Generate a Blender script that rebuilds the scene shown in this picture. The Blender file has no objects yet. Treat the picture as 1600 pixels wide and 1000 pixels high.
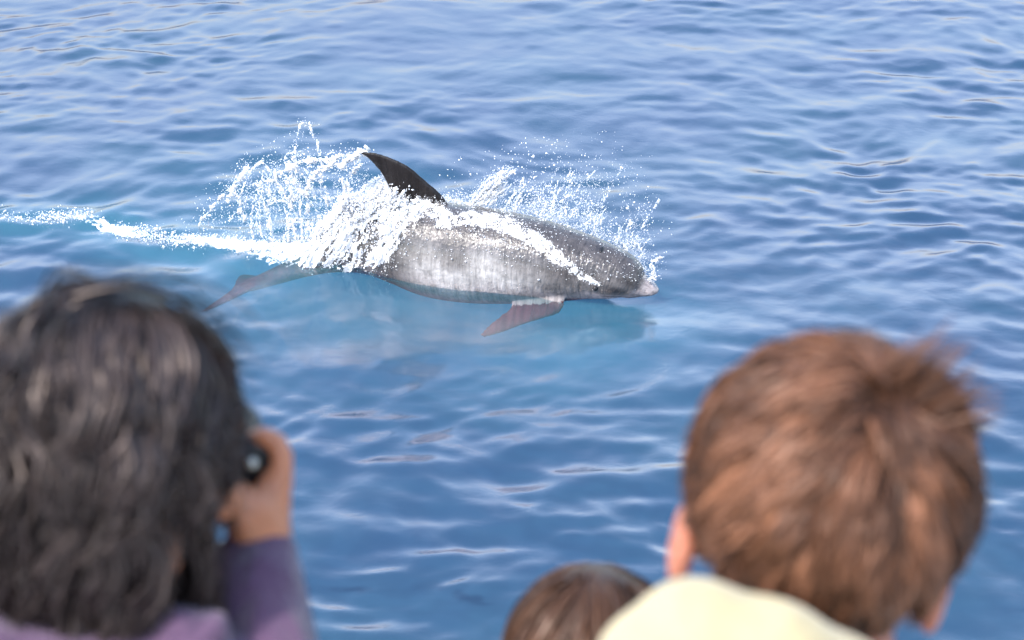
import bpy, math, random
import numpy as np
from mathutils import Vector, Matrix

scene = bpy.context.scene
col = scene.collection
# ------------------------------------------------------------------ camera
CAM_H, PITCH, FPX = 5.2, math.radians(23.0), 3536.0      # metres over the sea, tilt down, focal length in photo pixels
cd = bpy.data.cameras.new('camera'); cam = bpy.data.objects.new('camera', cd); col.objects.link(cam)
cam.location = (0, 0, CAM_H); cam.rotation_euler = (math.pi/2 - PITCH, 0, 0)
cd.sensor_width = 36.0; cd.lens = 36.0*FPX/1600.0
cd.clip_start = 0.05; cd.clip_end = 5000
cd.dof.use_dof = True; cd.dof.focus_distance = 13.4; cd.dof.aperture_fstop = 7.2
scene.camera = cam
# ------------------------------------------------------------------ sky and sun
SUN_EL, SUN_AZ = math.radians(52), math.radians(-135)    # azimuth from +Y, clockwise seen from above
sun_dir = Vector((math.cos(SUN_EL)*math.sin(SUN_AZ), math.cos(SUN_EL)*math.cos(SUN_AZ), math.sin(SUN_EL)))
world = bpy.data.worlds.new('World'); scene.world = world; world.use_nodes = True
wn = world.node_tree.nodes; wl = world.node_tree.links; wn.clear()
sky = wn.new('ShaderNodeTexSky'); sky.sky_type = 'NISHITA'; sky.sun_disc = False
sky.sun_elevation = SUN_EL; sky.sun_rotation = SUN_AZ
sky.air_density = 1.3; sky.dust_density = 1.8; sky.ozone_density = 2.0
bg = wn.new('ShaderNodeBackground'); bg.inputs['Strength'].default_value = 0.15
wo = wn.new('ShaderNodeOutputWorld')
wl.new(sky.outputs[0], bg.inputs[0]); wl.new(bg.outputs[0], wo.inputs[0])
sd = bpy.data.lights.new('sun', 'SUN'); sun = bpy.data.objects.new('sun', sd); col.objects.link(sun)
sd.energy = 2.0; sd.angle = math.radians(0.6); sd.color = (1.0, 0.95, 0.88)
sun.rotation_euler = sun_dir.to_track_quat('Z', 'Y').to_euler(); sun.location = (0, 0, 30)
# ------------------------------------------------------------------ exposure
vs = scene.view_settings
vs.view_transform = 'Standard'; vs.look = 'None'; vs.gamma = 1.0; vs.use_curve_mapping = False
vs.exposure = 1.75
scene.cycles.use_denoising = True
scene.cycles.max_bounces = 6; scene.cycles.transparent_max_bounces = 16

# ------------------------------------------------------------------ helpers
CP, SP = math.cos(PITCH), math.sin(PITCH)
def ray(px, py):
    a, b = (px-800.0)/FPX, (500.0-py)/FPX
    return np.array([a, CP + b*SP, -SP + b*CP])
def on_z(px, py, z=0.0):
    d = ray(px, py); t = (z-CAM_H)/d[2]
    return np.array([d[0]*t, d[1]*t, z])
def at_dist(px, py, depth):                    # depth along the optical axis
    d = ray(px, py); return np.array([0, 0, CAM_H]) + d*depth
def project(P):
    x, y, z = P[..., 0], P[..., 1], P[..., 2]-CAM_H
    w = y*CP - z*SP; v = y*SP + z*CP
    return 800 + FPX*x/w, 500 - FPX*v/w
def tag(o, label=None, cat=None, group=None, kind=None):
    for k, v in (('label', label), ('category', cat), ('group', group), ('kind', kind)):
        if v: o[k] = v
    return o
def mesh_obj(name, V, F, mat=None, parent=None, smooth=True):
    me = bpy.data.meshes.new(name)
    V = np.asarray(V, dtype=np.float32); F = np.asarray(F, dtype=np.int32)
    n = F.shape[1]
    me.vertices.add(len(V)); me.vertices.foreach_set('co', V.ravel())
    me.loops.add(F.size); me.loops.foreach_set('vertex_index', F.ravel())
    me.polygons.add(len(F)); me.polygons.foreach_set('loop_start', np.arange(0, F.size, n, dtype=np.int32))
    me.polygons.foreach_set('use_smooth', np.full(len(F), smooth))
    me.update(calc_edges=True)
    o = bpy.data.objects.new(name, me); col.objects.link(o)
    if mat: me.materials.append(mat)
    if parent: o.parent = parent
    return o
def attr(o, name, data):
    a = o.data.attributes.new(name, 'FLOAT', 'POINT'); a.data.foreach_set('value', np.asarray(data, dtype=np.float32))
def attr_col(o, name, data):
    a = o.data.attributes.new(name, 'FLOAT_VECTOR', 'POINT'); a.data.foreach_set('vector', np.asarray(data, dtype=np.float32).ravel())
class NT:
    """small node-tree helper"""
    def __init__(s, name):
        s.m = bpy.data.materials.new(name); s.m.use_nodes = True
        s.t = s.m.node_tree; s.t.nodes.clear(); s.out = s.n('ShaderNodeOutputMaterial')
    def n(s, kind, props=None, **inp):
        nd = s.t.nodes.new(kind)
        for k, v in (props or {}).items(): setattr(nd, k, v)
        for k, v in inp.items(): s.set(nd, k.replace('_', ' '), v)
        return nd
    def set(s, nd, key, v):
        sock = nd.inputs[int(key[1:])] if key[0] == '#' else nd.inputs[key]
        if isinstance(v, bpy.types.NodeSocket): s.t.links.new(v, sock)
        elif isinstance(v, bpy.types.Node): s.t.links.new(v.outputs[0], sock)
        else: sock.default_value = v
    def math(s, op, a, b=0.0, clamp=False):
        nd = s.n('ShaderNodeMath', dict(operation=op, use_clamp=clamp)); s.set(nd, '#0', a); s.set(nd, '#1', b); return nd.outputs[0]
    def mix(s, f, a, b):
        nd = s.n('ShaderNodeMix', dict(data_type='RGBA')); s.set(nd, '#0', f); s.set(nd, '#6', a); s.set(nd, '#7', b); return nd.outputs[2]
    def ramp(s, f, lo, hi):
        nd = s.n('ShaderNodeMapRange', dict(interpolation_type='SMOOTHSTEP')); s.set(nd, '#0', f); s.set(nd, '#1', lo); s.set(nd, '#2', hi); return nd.outputs[0]
    def attr(s, name): return s.n('ShaderNodeAttribute', dict(attribute_name=name))
    def noise(s, vec, scale, detail=3.0, rough=0.55, dist=0.0):
        nd = s.n('ShaderNodeTexNoise'); nd.inputs['Scale'].default_value = scale; nd.inputs['Detail'].default_value = detail
        nd.inputs['Roughness'].default_value = rough; nd.inputs['Distortion'].default_value = dist
        if vec is not None: s.set(nd, 'Vector', vec)
        return nd
    def done(s, sh): s.set(s.out, 'Surface', sh); return s.m
def rgba(r, g, b): return (r, g, b, 1.0)
def vnoise(X, Y, seed, f):
    """smooth value noise made of a few random sinusoids, about -1..1"""
    r = np.random.default_rng(seed); s = np.zeros_like(X)
    for i in range(9):
        a = r.uniform(0, 6.283); k = f*r.uniform(.5, 1.7)
        s += np.sin(k*(X*math.cos(a)+Y*math.sin(a)) + r.uniform(0, 6.283) + 1.3*np.sin(.6*k*(X*math.sin(a)-Y*math.cos(a))+r.uniform(0, 6.283)))
    return s/3.2
def spline(keys, n):
    """rows of control values -> n smooth rows, arc-wise in the first column"""
    K = np.asarray(keys, float); t = np.concatenate([[0], np.cumsum(np.hypot(*np.diff(K[:, :2], axis=0).T))]); t /= t[-1]
    T = np.linspace(0, 1, n); out = np.zeros((n, K.shape[1]))
    m = np.gradient(K, t, axis=0)
    for j in range(n):
        i = min(np.searchsorted(t, T[j], 'right')-1, len(t)-2); h = t[i+1]-t[i]; u = (T[j]-t[i])/h
        out[j] = (2*u**3-3*u*u+1)*K[i] + (u**3-2*u*u+u)*h*m[i] + (-2*u**3+3*u*u)*K[i+1] + (u**3-u*u)*h*m[i+1]
    return out

# ------------------------------------------------------------------ sea
def near_line(X, Y, pts, width):
    """0..1 falloff from a polyline given in world x, y"""
    best = np.full(X.shape, 1e9)
    for (a, b) in zip(pts[:-1], pts[1:]):
        d = b[:2]-a[:2]; L = d@d
        t = np.clip(((X-a[0])*d[0]+(Y-a[1])*d[1])/L, 0, 1)
        best = np.minimum(best, np.hypot(X-a[0]-t*d[0], Y-a[1]-t*d[1]))
    return np.exp(-(best/width)**2)
def blob(X, Y, px, py, rx, ry):
    c = on_z(px, py); return np.exp(-((X-c[0])/rx)**2-((Y-c[1])/ry)**2)
WAKE = [on_z(x, y) for x, y in ((-250, 352), (-60, 352), (60, 353), (120, 346), (165, 360), (225, 374), (285, 381), (340, 384), (400, 394), (470, 402))]
DHEAD, DTAIL = on_z(1020, 462), on_z(470, 402)
def make_waves():
    r = np.random.default_rng(11); W = []
    main = math.radians(125)
    for i in range(210):
        lam = math.exp(r.uniform(math.log(.115), math.log(3.0)))
        th = main + r.normal(0, .42 + .55*(lam < 1.0))
        sl = .0112*(.50 + .95*math.exp(-(math.log(lam/.36)/.75)**2))*(.45 if lam > 1.0 else 1.0)*r.uniform(.5, 1.4)
        W.append((lam, th, sl*lam/6.283, r.uniform(0, 6.283)))
    W += [(7.5, main+.15, .022, 1.0), (13., main+.3, .03, .4)]
    return W
WAVES = make_waves()
def sea_disp(X, Y, cell=None):
    D = np.zeros(X.shape+(3,))
    m1 = np.clip(.86 + .42*vnoise(X, Y, 3, .9), .35, 1.22)           # patches of ripple and slick
    m2 = np.clip(.9 + .4*vnoise(X, Y, 5, .55), .4, 1.25)
    calm = 1 - .5*np.clip(blob(X, Y, 850, 520, .8, .8)+.6*blob(X, Y, 600, 470, .6, .6), 0, 1)
    wx = X + .12*vnoise(X, Y, 8, 1.9); wy = Y + .12*vnoise(X, Y, 9, 1.9)
    for lam, th, a, ph in WAVES:
        k = 6.283/lam; c, s = math.cos(th), math.sin(th)
        q = k*(wx*c + wy*s) + ph
        A = a*(m1*calm if lam < .8 else (m2 if lam < 3 else 1.0))
        if cell is not None: A = A*np.clip(lam/cell/2.5-.6, 0, 1)
        sq = np.sin(q); cq = np.cos(q)
        D[..., 2] += A*cq
        D[..., 0] -= .28*A*c*sq; D[..., 1] -= .28*A*s*sq
    # the swell pushed up along the animal and its wake
    D[..., 2] += .052*near_line(X, Y, [DTAIL, .45*DTAIL+.55*DHEAD], .40)-.02*blob(X, Y, 1000, 465, .35, .35) + .02*near_line(X, Y, WAKE, .25)
    return D
def sea_z(x, y): return sea_disp(np.array([float(x)]), np.array([float(y)]))[0, 2]
def axis(lo, hi, step, far_lo, far_hi, g=1.16):
    core = list(np.arange(lo, hi, step)); up = [core[-1]]; s = step
    while up[-1] < far_hi: s *= g; up.append(up[-1]+s)
    dn = [core[0]]; s = step
    while dn[-1] > far_lo: s *= g; dn.append(dn[-1]-s)
    return np.array(dn[:0:-1]+core+up[1:])
xs = axis(-6.6, 6.6, .0275, -2500, 2500); ys = axis(7.9, 22.5, .030, -600, 4000)
X, Y = np.meshgrid(xs, ys)
cx = np.gradient(xs); cy = np.gradient(ys)
cell = np.maximum(*np.meshgrid(cx, cy))
D = sea_disp(X, Y, cell)
V = np.stack([X+D[..., 0], Y+D[..., 1], D[..., 2]], -1).reshape(-1, 3)
nx, ny = len(xs), len(ys)
I = np.arange(nx*ny).reshape(ny, nx)
F = np.stack([I[:-1, :-1], I[:-1, 1:], I[1:, 1:], I[1:, :-1]], -1).reshape(-1, 4)
foam = near_line(X, Y, WAKE, .12)*np.clip(.86+.30*vnoise(X, Y, 24, 7.), .5, 1.2)
foam *= np.where(X < on_z(160, 360)[0], .92, 1.05)
foam = np.maximum(foam, 1.15*near_line(X, Y, [on_z(440, 400), on_z(520, 405), on_z(585, 412)], .26))
aer = 1.0*near_line(X, Y, WAKE, .32) + .85*blob(X, Y, 450, 370, 1.0, 1.6) + .8*blob(X, Y, 870, 525, .6, .65) + .5*blob(X, Y, 980, 480, .5, .6) + .3*blob(X, Y, 620, 500, .5, .5)
aer = np.clip(aer, 0, 1)

m = NT('sea_water')
geo = m.n('ShaderNodeNewGeometry')
nz = m.noise(geo.outputs['Position'], .55, 3, .5)
aerN = m.math('MULTIPLY', m.attr('aer').outputs['Fac'], m.math('ADD', .55, m.math('MULTIPLY', m.noise(geo.outputs['Position'], 2.2, 4, .6, .5).outputs[0], .8)), True)
basec = m.mix(m.ramp(nz.outputs[0], .38, .68), rgba(.022, .050, .105), rgba(.040, .105, .135))
bodyc = m.mix(aerN, basec, rgba(.09, .36, .44))
diff = m.n('ShaderNodeBsdfDiffuse', Color=bodyc)
tr = m.n('ShaderNodeBsdfTransparent', Color=rgba(.93, .97, .98))
body = m.n('ShaderNodeMixShader'); m.set(body, '#0', .85); m.set(body, '#1', diff); m.set(body, '#2', tr)
rip = m.n('ShaderNodeBump', Strength=.10, Distance=.02, Height=m.noise(geo.outputs['Position'], 9., 3, .5, .4).outputs[0])
gl = m.n('ShaderNodeBsdfGlossy', Roughness=.16, Color=rgba(1, .82, .82), Normal=rip)
fr0 = m.n('ShaderNodeFresnel', IOR=1.5, Normal=rip)
frm = m.n('ShaderNodeMapRange', dict(interpolation_type='SMOOTHSTEP')); m.set(frm, '#0', fr0); m.set(frm, '#1', .066); m.set(frm, '#2', .205); m.set(frm, '#3', .055); m.set(frm, '#4', .285)
fr = frm.outputs[0]     # unresolved capillary ripples even the mirror strength out towards grazing
wat = m.n('ShaderNodeMixShader'); m.set(wat, '#0', fr); m.set(wat, '#1', body); m.set(wat, '#2', gl)
fn = m.noise(geo.outputs['Position'], 16., 5, .65, .8)
fa = m.math('ADD', m.attr('foam').outputs['Fac'], m.math('MULTIPLY', m.math('SUBTRACT', fn.outputs[0], .5), 2.1))
fm = m.math('MULTIPLY', m.ramp(fa, .74, 1.15), m.ramp(m.attr('foam').outputs['Fac'], .08, .3))
fd = m.n('ShaderNodeBsdfDiffuse', Color=rgba(.88, .90, .92))
sea_sh = m.n('ShaderNodeMixShader'); m.set(sea_sh, '#0', fm); m.set(sea_sh, '#1', wat); m.set(sea_sh, '#2', fd)
SEA_MAT = m.done(sea_sh)
sea = mesh_obj('sea', V, F, SEA_MAT)
attr(sea, 'foam', foam.ravel()); attr(sea, 'aer', aer.ravel())
tag(sea, 'rippled blue sea with pale sky reflections', None, None, 'structure')
m = NT('deep_water'); g2 = m.n('ShaderNodeNewGeometry')
DEEP = m.done(m.n('ShaderNodeBsdfDiffuse', Color=m.mix(m.noise(g2.outputs['Position'], .75, 3).outputs[0], rgba(.018, .050, .112), rgba(.028, .082, .132))))
deep = mesh_obj('sea_depths', [(-2500, -600, -4), (2500, -600, -4), (2500, 4000, -4), (-2500, 4000, -4)], [(0, 1, 2, 3)], DEEP)
tag(deep, 'deep blue water under the surface', None, None, 'structure')

# ------------------------------------------------------------------ solids: bits of shape melted into one skin
class Solid:
    def __init__(s): s.V = []; s.F = []; s.n = 0
    def add(s, V, F):
        s.V.append(np.asarray(V, float)); s.F += [tuple(i+s.n for i in f) for f in F]; s.n += len(V)
    def ball(s, c, r, R=None, nu=20, nv=12):
        """ellipsoid: centre, radii (3), optional 3x3 rotation with the axes as columns"""
        r = np.broadcast_to(np.asarray(r, float), (3,)); V = [(0, 0, 1)]
        for i in range(1, nv):
            a = math.pi*i/nv
            for j in range(nu): V.append((math.sin(a)*math.cos(2*math.pi*j/nu), math.sin(a)*math.sin(2*math.pi*j/nu), math.cos(a)))
        V.append((0, 0, -1)); V = np.array(V)*r
        if R is not None: V = V@np.asarray(R).T
        F = [(0, 1+j, 1+(j+1) % nu) for j in range(nu)]
        for i in range(nv-2):
            a, b = 1+i*nu, 1+(i+1)*nu
            F += [(a+j, b+j, b+(j+1) % nu, a+(j+1) % nu) for j in range(nu)]
        e = 1+(nv-2)*nu; F += [(e+j, len(V)-1, e+(j+1) % nu) for j in range(nu)]
        s.add(V+np.asarray(c), F)
    def tube(s, pts, rad, nu=14, flat=None, side=None):
        """tapering limb through points with a radius each (rounded ends); flat: thickness factor across 'side'"""
        P = np.asarray(pts, float); n = len(P); rad = np.broadcast_to(np.asarray(rad, float), (n,))
        T = np.gradient(P, axis=0); T /= np.linalg.norm(T, axis=1)[:, None]
        u = np.asarray(side, float) if side is not None else np.cross(T[0], (.3, .9, .2) if abs(T[0][1]) < .8 else (1, .1, 0))
        rows = []
        P2 = [P[0]-T[0]*rad[0]*.85, P[0]-T[0]*rad[0]*.5]+list(P)+[P[-1]+T[-1]*rad[-1]*.5, P[-1]+T[-1]*rad[-1]*.85]
        T2 = [T[0], T[0]]+list(T)+[T[-1], T[-1]]; R2 = [rad[0]*.35, rad[0]*.85]+list(rad)+[rad[-1]*.85, rad[-1]*.35]
        for p, t, r in zip(P2, T2, R2):
            u = u-t*(u@t); u = u/np.linalg.norm(u); v = np.cross(t, u)
            for j in range(nu):
                a = 2*math.pi*j/nu; rows.append(p+r*(math.cos(a)*v+math.sin(a)*u*(flat or 1)))
        F = [(i*nu+j, i*nu+(j+1) % nu, (i+1)*nu+(j+1) % nu, (i+1)*nu+j) for i in range(len(P2)-1) for j in range(nu)]
        F += [tuple(range(nu))[::-1], tuple(range((len(P2)-1)*nu, len(P2)*nu))]
        s.add(rows, F)
    def melt(s, name, voxel, smooth, mat, parent=None, it=6):
        me = bpy.data.meshes.new('tmp'); me.from_pydata(np.concatenate(s.V).tolist(), [], s.F)
        o = bpy.data.objects.new('tmp', me); col.objects.link(o)
        md = o.modifiers.new('r', 'REMESH'); md.mode = 'VOXEL'; md.voxel_size = voxel; md.use_smooth_shade = True
        if it:
            md = o.modifiers.new('s', 'SMOOTH'); md.factor = smooth; md.iterations = it
        dg = bpy.context.evaluated_depsgraph_get(); dg.update()
        nm = bpy.data.meshes.new_from_object(o.evaluated_get(dg)); nm.name = name
        bpy.data.objects.remove(o); bpy.data.meshes.remove(me)
        nm.materials.clear()
        if mat: nm.materials.append(mat)
        ob = bpy.data.objects.new(name, nm); col.objects.link(ob)
        if parent: ob.parent = parent
        return ob
def coords(o):
    a = np.zeros(len(o.data.vertices)*3, np.float32); o.data.vertices.foreach_get('co', a); return a.reshape(-1, 3).astype(float)
def normals(o):
    a = np.zeros(len(o.data.vertices)*3, np.float32); o.data.vertices.foreach_get('normal', a); return a.reshape(-1, 3).astype(float)
def unit(v): v = np.asarray(v, float); return v/np.linalg.norm(v)

# ------------------------------------------------------------------ dolphin
HD = unit(DHEAD-DTAIL); SIDE = np.array([HD[1], -HD[0], 0])         # heading, and its right side (towards the boat)
def on_plane(px, py, off=0.0):
    """point of the upright plane along the animal (off metres to its right) seen at a pixel"""
    d = ray(px, py); o = np.array([0, 0, CAM_H]); p0 = DTAIL+SIDE*off+np.array([0, 0, 0])
    t = ((p0-o)@SIDE)/(d@SIDE); return o+d*t
MPP = 1/np.linalg.norm(on_plane(800, 400)-on_plane(800, 399))*1.0   # photo pixels per metre there
PXM = FPX/np.linalg.norm(on_plane(800, 400)-np.array([0, 0, CAM_H]))
#  px, py of the axis, radius up, radius down, radius sideways (photo pixels)
BODY = [(1029, 455, 3, 3, 4), (1024, 453.5, 7, 6, 10), (1012, 450.5, 12, 10, 16), (1003, 448, 18, 13, 20), (995, 445.5, 27, 17, 27), (987, 441, 32, 20, 32), (972, 434, 39, 28, 40),
        (950, 427, 43, 38, 45), (920, 419, 48, 47, 52), (882, 413, 57, 57, 60), (844, 408, 65, 65, 66), (783, 402, 74, 74, 72), (722, 396, 78, 78, 74), (669, 389, 77, 76, 70),
        (620, 384, 68, 63, 60), (570, 386, 50, 44, 44), (520, 398, 34, 29, 30), (470, 417, 20, 18, 18), (425, 434, 14, 13, 12), (390, 446, 10, 10, 9), (372, 451, 7, 7, 7)]
SPN = 90
SPK = spline(BODY, SPN)
AX = np.array([on_plane(a, b) for a, b in SPK[:, :2]])
RUP, RDN, RSD = SPK[:, 2]/PXM, SPK[:, 3]/PXM, SPK[:, 4]/PXM
TT = np.gradient(AX, axis=0); TT /= np.linalg.norm(TT, axis=1)[:, None]; TT = -TT   # towards the head
ROLL = np.radians(np.interp(np.linspace(0, 1, SPN), [0, .12, .45, .62, 1], [21, 21, 7, 2, 0]))
UPV, RTV = [], []
for t, a in zip(TT, ROLL):
    r0 = unit(np.cross(t, (0, 0, 1))); u0 = np.cross(r0, t)
    UPV.append(math.cos(a)*u0+math.sin(a)*r0); RTV.append(math.cos(a)*r0-math.sin(a)*u0)
UPV = np.array(UPV); RTV = np.array(RTV)
def body_pt(i, ang, k=1.0):
    """ring i, angle from the back (0) over the right side (+90) to the belly (180)"""
    c, s = math.cos(ang), math.sin(ang)
    return AX[i]+k*(UPV[i]*c*(RUP[i] if c > 0 else RDN[i])+RTV[i]*s*RSD[i])
sol = Solid(); NA = 40; ring = []
for i in range(SPN):
    for j in range(NA): ring.append(body_pt(i, 2*math.pi*j/NA))
Fb = [(i*NA+j, i*NA+(j+1) % NA, (i+1)*NA+(j+1) % NA, (i+1)*NA+j) for i in range(SPN-1) for j in range(NA)]
Fb += [tuple(range(NA))[::-1], tuple(range((SPN-1)*NA, SPN*NA))]
sol.add(ring, Fb)
def blade(lead, trail, thick, axis_n, nu=12):
    """fin: matching leading and trailing edge points from root to tip, thickness at each, direction of its flat side"""
    L, Tr = np.asarray(lead, float), np.asarray(trail, float); V = []
    for l, t, h in zip(L, Tr, thick):
        for j in range(nu):
            a = 2*math.pi*j/nu; x = .5-.5*math.cos(a)
            w = math.copysign(abs(math.sin(a))**.8*(1-.55*x), math.sin(a))
            V.append(l+(t-l)*x+np.asarray(axis_n)*h*w)
    n = len(L); F = [(i*nu+j, i*nu+(j+1) % nu, (i+1)*nu+(j+1) % nu, (i+1)*nu+j) for i in range(n-1) for j in range(nu)]
    F += [tuple(range(nu))[::-1], tuple(range((n-1)*nu, n*nu))]
    sol.add(V, F)
dl = spline([(714, 345), (690, 304), (666, 283), (640, 261), (608, 245.5), (582, 238), (566, 237)], 24)
dt = spline([(620, 352), (616, 318), (611, 302), (601, 280), (586, 259), (573, 246.5), (563, 240.5)], 24)
lean = np.linspace(-.02, .06, 24)
blade([on_plane(*p, off=o) for p, o in zip(dl, lean)], [on_plane(*p, off=o) for p, o in zip(dt, lean)], np.linspace(.045, .011, 24), SIDE)
def pect(sgn):
    pl = spline([(885, 462), (878, 486), (850, 497), (815, 508), (780, 521), (757, 527)], 16)
    pt = spline([(800, 462), (795, 482), (783, 492), (768, 504), (755, 516), (750, 524)], 16)
    offs = np.linspace(.17, .34, 16)
    A = np.array([on_plane(*p, off=o) for p, o in zip(pl, offs)]); B = np.array([on_plane(*p, off=o) for p, o in zip(pt, offs)])
    if sgn < 0:
        m = lambda P: P-2*((P-DTAIL)@SIDE)[:, None]*SIDE
        A, B = m(A), m(B)
    blade(A, B, np.linspace(.028, .011, 16), unit(SIDE*sgn*.8+np.array([0, 0, .6])))
pect(1); pect(-1)
tl = AX[-3]; back = -TT[-3]
for sg in (1, -1):                                        # tail flukes
    e = RTV[-3]*sg
    Lp = [tl-back*.16, tl-back*.06+e*.10, tl+back*.05+e*.22, tl+back*.16+e*.31]
    Tp = [tl+back*.13, tl+back*.15+e*.10, tl+back*.19+e*.22, tl+back*.21+e*.31]
    blade(spline(np.array(Lp), 10), spline(np.array(Tp), 10), np.linspace(.03, .010, 10), UPV[-3])
dolphin = bpy.data.objects.new('dolphin', None); col.objects.link(dolphin)
tag(dolphin, 'grey dolphin leaping out of the sea with a dark curved back fin', 'dolphin')

m = NT('dolphin_skin')
uv = m.attr('skin_uv').outputs['Vector']; cv = m.attr('skin_col').outputs['Color']
mp = m.n('ShaderNodeMapping', Scale=(42., 2.2, 1.), Vector=uv)
streak = m.noise(mp.outputs[0], 1.0, 4, .6, .4)
mp2 = m.n('ShaderNodeMapping', Scale=(9., 4., 1.), Vector=uv)
blot = m.noise(mp2.outputs[0], 1.6, 4, .6, .3)
geo = m.n('ShaderNodeNewGeometry')
fine = m.noise(geo.outputs['Position'], 38., 3, .6)
val = m.math('ADD', .80, m.math('MULTIPLY', m.math('SUBTRACT', m.math('ADD', streak.outputs[0], blot.outputs[0]), .88), 1.5))
mul = m.n('ShaderNodeMix', dict(data_type='RGBA', blend_type='MULTIPLY')); m.set(mul, '#0', 1.0); m.set(mul, '#6', cv); m.set(mul, '#7', val)
h = m.math('ADD', m.math('MULTIPLY', streak.outputs[0], .8), m.math('MULTIPLY', fine.outputs[0], .5))
bp = m.n('ShaderNodeBump', Strength=.5, Distance=.02, Height=h)
pb = m.n('ShaderNodeBsdfPrincipled', Roughness=.24, Normal=bp); m.set(pb, 'Base Color', mul.outputs[2])
wet = m.attr('dry').outputs['Fac']; m.set(pb, 'Specular IOR Level', m.math('MULTIPLY', wet, .30)); m.set(pb, 'Coat Weight', m.math('MULTIPLY', wet, .42)); m.set(pb, 'Coat Roughness', .04); m.set(pb, 'Coat Normal', bp)
fw_ = m.math('ADD', m.attr('film').outputs['Fac'], m.math('MULTIPLY', m.math('SUBTRACT', m.math('ADD', m.math('MULTIPLY', m.noise(geo.outputs['Position'], 22., 5, .7, .6).outputs[0], .6), m.math('MULTIPLY', m.noise(geo.outputs['Position'], 85., 3, .6, .3).outputs[0], .4)), .5), 2.6))
fmask = m.math('MULTIPLY', m.ramp(fw_, .52, .86), m.ramp(m.attr('film').outputs['Fac'], .04, .2))
filmsh = m.n('ShaderNodeMixShader'); m.set(filmsh, '#0', fmask); m.set(filmsh, '#1', pb); m.set(filmsh, '#2', m.n('ShaderNodeBsdfDiffuse', Color=rgba(.86, .87, .88), Normal=bp))
SKIN = m.done(filmsh)
db = sol.melt('body', .0085, .5, SKIN, dolphin, it=4)
P = coords(db)
d2 = ((P[:, None, :]-AX[None, ::2, :])**2).sum(-1); ii = d2.argmin(1)*2
rel = P-AX[ii]; ca = (rel*UPV[ii]).sum(1); sa = (rel*RTV[ii]).sum(1)
ang = np.degrees(np.arctan2(np.abs(sa)/np.maximum(RSD[ii], .01), ca/np.maximum(np.where(ca > 0, RUP[ii], RDN[ii]), .01)))   # 0 back .. 180 belly
seg = np.linalg.norm(np.gradient(AX, axis=0), axis=1); uu = (ii-np.clip((rel*TT[ii]).sum(1)/seg[ii], -1.5, 1.5))/SPN
radn = np.hypot(ca, sa)/np.maximum(RSD[ii], .03)
def sstep(x, a, b): t = np.clip((x-a)/(b-a), 0, 1); return t*t*(3-2*t)
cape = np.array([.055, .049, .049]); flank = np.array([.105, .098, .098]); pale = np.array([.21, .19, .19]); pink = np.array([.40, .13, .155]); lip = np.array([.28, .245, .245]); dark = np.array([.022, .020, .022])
wob = 7*np.sin(uu*23)+5*np.sin(uu*51+1)
C = cape[None]*(1-sstep(ang+wob, 42, 78))[:, None]+flank[None]*sstep(ang+wob, 42, 78)[:, None]
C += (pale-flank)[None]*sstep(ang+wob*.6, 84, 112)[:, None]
C += (np.array([.34, .33, .325])-flank)[None]*(sstep(uu, .20, .36)*(1-sstep(uu, .48, .62))*np.exp(-((ang+wob-92)/24)**2))[:, None]  # wet sheen highlight on the mid flank, painted into the skin colour
C *= (1-.6*np.exp(-((uu-.60)/.045)**2)*(ang > 45))[:, None]
C += (pink-pale)[None]*sstep(ang, 118, 140)[:, None]
hx, hy = project(P)
isfin = (radn > 1.15) & (ca > 0) & (uu > .3)
C = np.where(isfin[:, None], np.array([.014, .012, .012])[None], C)
ispec = (radn > 1.12) & (ca < 0) & (uu < .7)
C = np.where(ispec[:, None], np.array([.085, .022, .028])[None], C)
tail = sstep(uu, .74, .86)*sstep(-P[:, 2], -.02, .04)
C = C*(1-tail)[:, None]+np.array([.06, .014, .018])[None]*tail[:, None]
beak = 1-sstep(uu-.022*sstep(ang, 55, 75), .022, .050)
C = C*(1-beak)[:, None]+lip[None]*beak[:, None]
jaw = (1-sstep(uu, .11, .19))*sstep(ang, 90, 102)
C = C*(1-jaw)[:, None]+np.array([.34, .28, .28])[None]*jaw[:, None]
band = np.exp(-((uu-.092)/.040)**2)*np.exp(-((ang-80)/13)**2)       # dark stripe from the beak over the eye
C = C*(1-.9*band)[:, None]+dark[None]*(.9*band)[:, None]
gape = np.exp(-((ang-100-uu*40)/5.)**2)*(1-sstep(uu, .10, .13))*sstep(uu, .0, .012)
C = C*(1-.8*gape)[:, None]+dark[None]*(.8*gape)[:, None]
blow = np.exp(-((uu-.150)/.008)**2-(sa/.022)**2)*(ca > 0)
C = C*(1-blow)[:, None]+dark[None]*blow[:, None]
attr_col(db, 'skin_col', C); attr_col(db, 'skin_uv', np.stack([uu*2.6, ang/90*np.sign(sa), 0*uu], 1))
attr(db, 'dry', sstep(P[:, 2], -.03, .02)*np.where(isfin, .35, 1.0))      # under water the skin has no gloss of its own
# eyes and blowhole
m = NT('wet_black'); EYE = m.done(m.n('ShaderNodeBsdfPrincipled', Base_Color=rgba(.012, .011, .012), Roughness=.12))
for sg in (1, -1):
    k = 12; e = Solid(); e.ball(body_pt(k, sg*math.radians(82), .985), (.017, .017, .017)); e.melt('eye', .003, .5, EYE, dolphin, 2)
k = int(.150*SPN); e = Solid(); e.ball(body_pt(k, 0, .992), (.030, .012, .010), np.stack([RTV[k], TT[k], UPV[k]], 1)); e.melt('blowhole', .003, .5, EYE, dolphin, 2)

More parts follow.
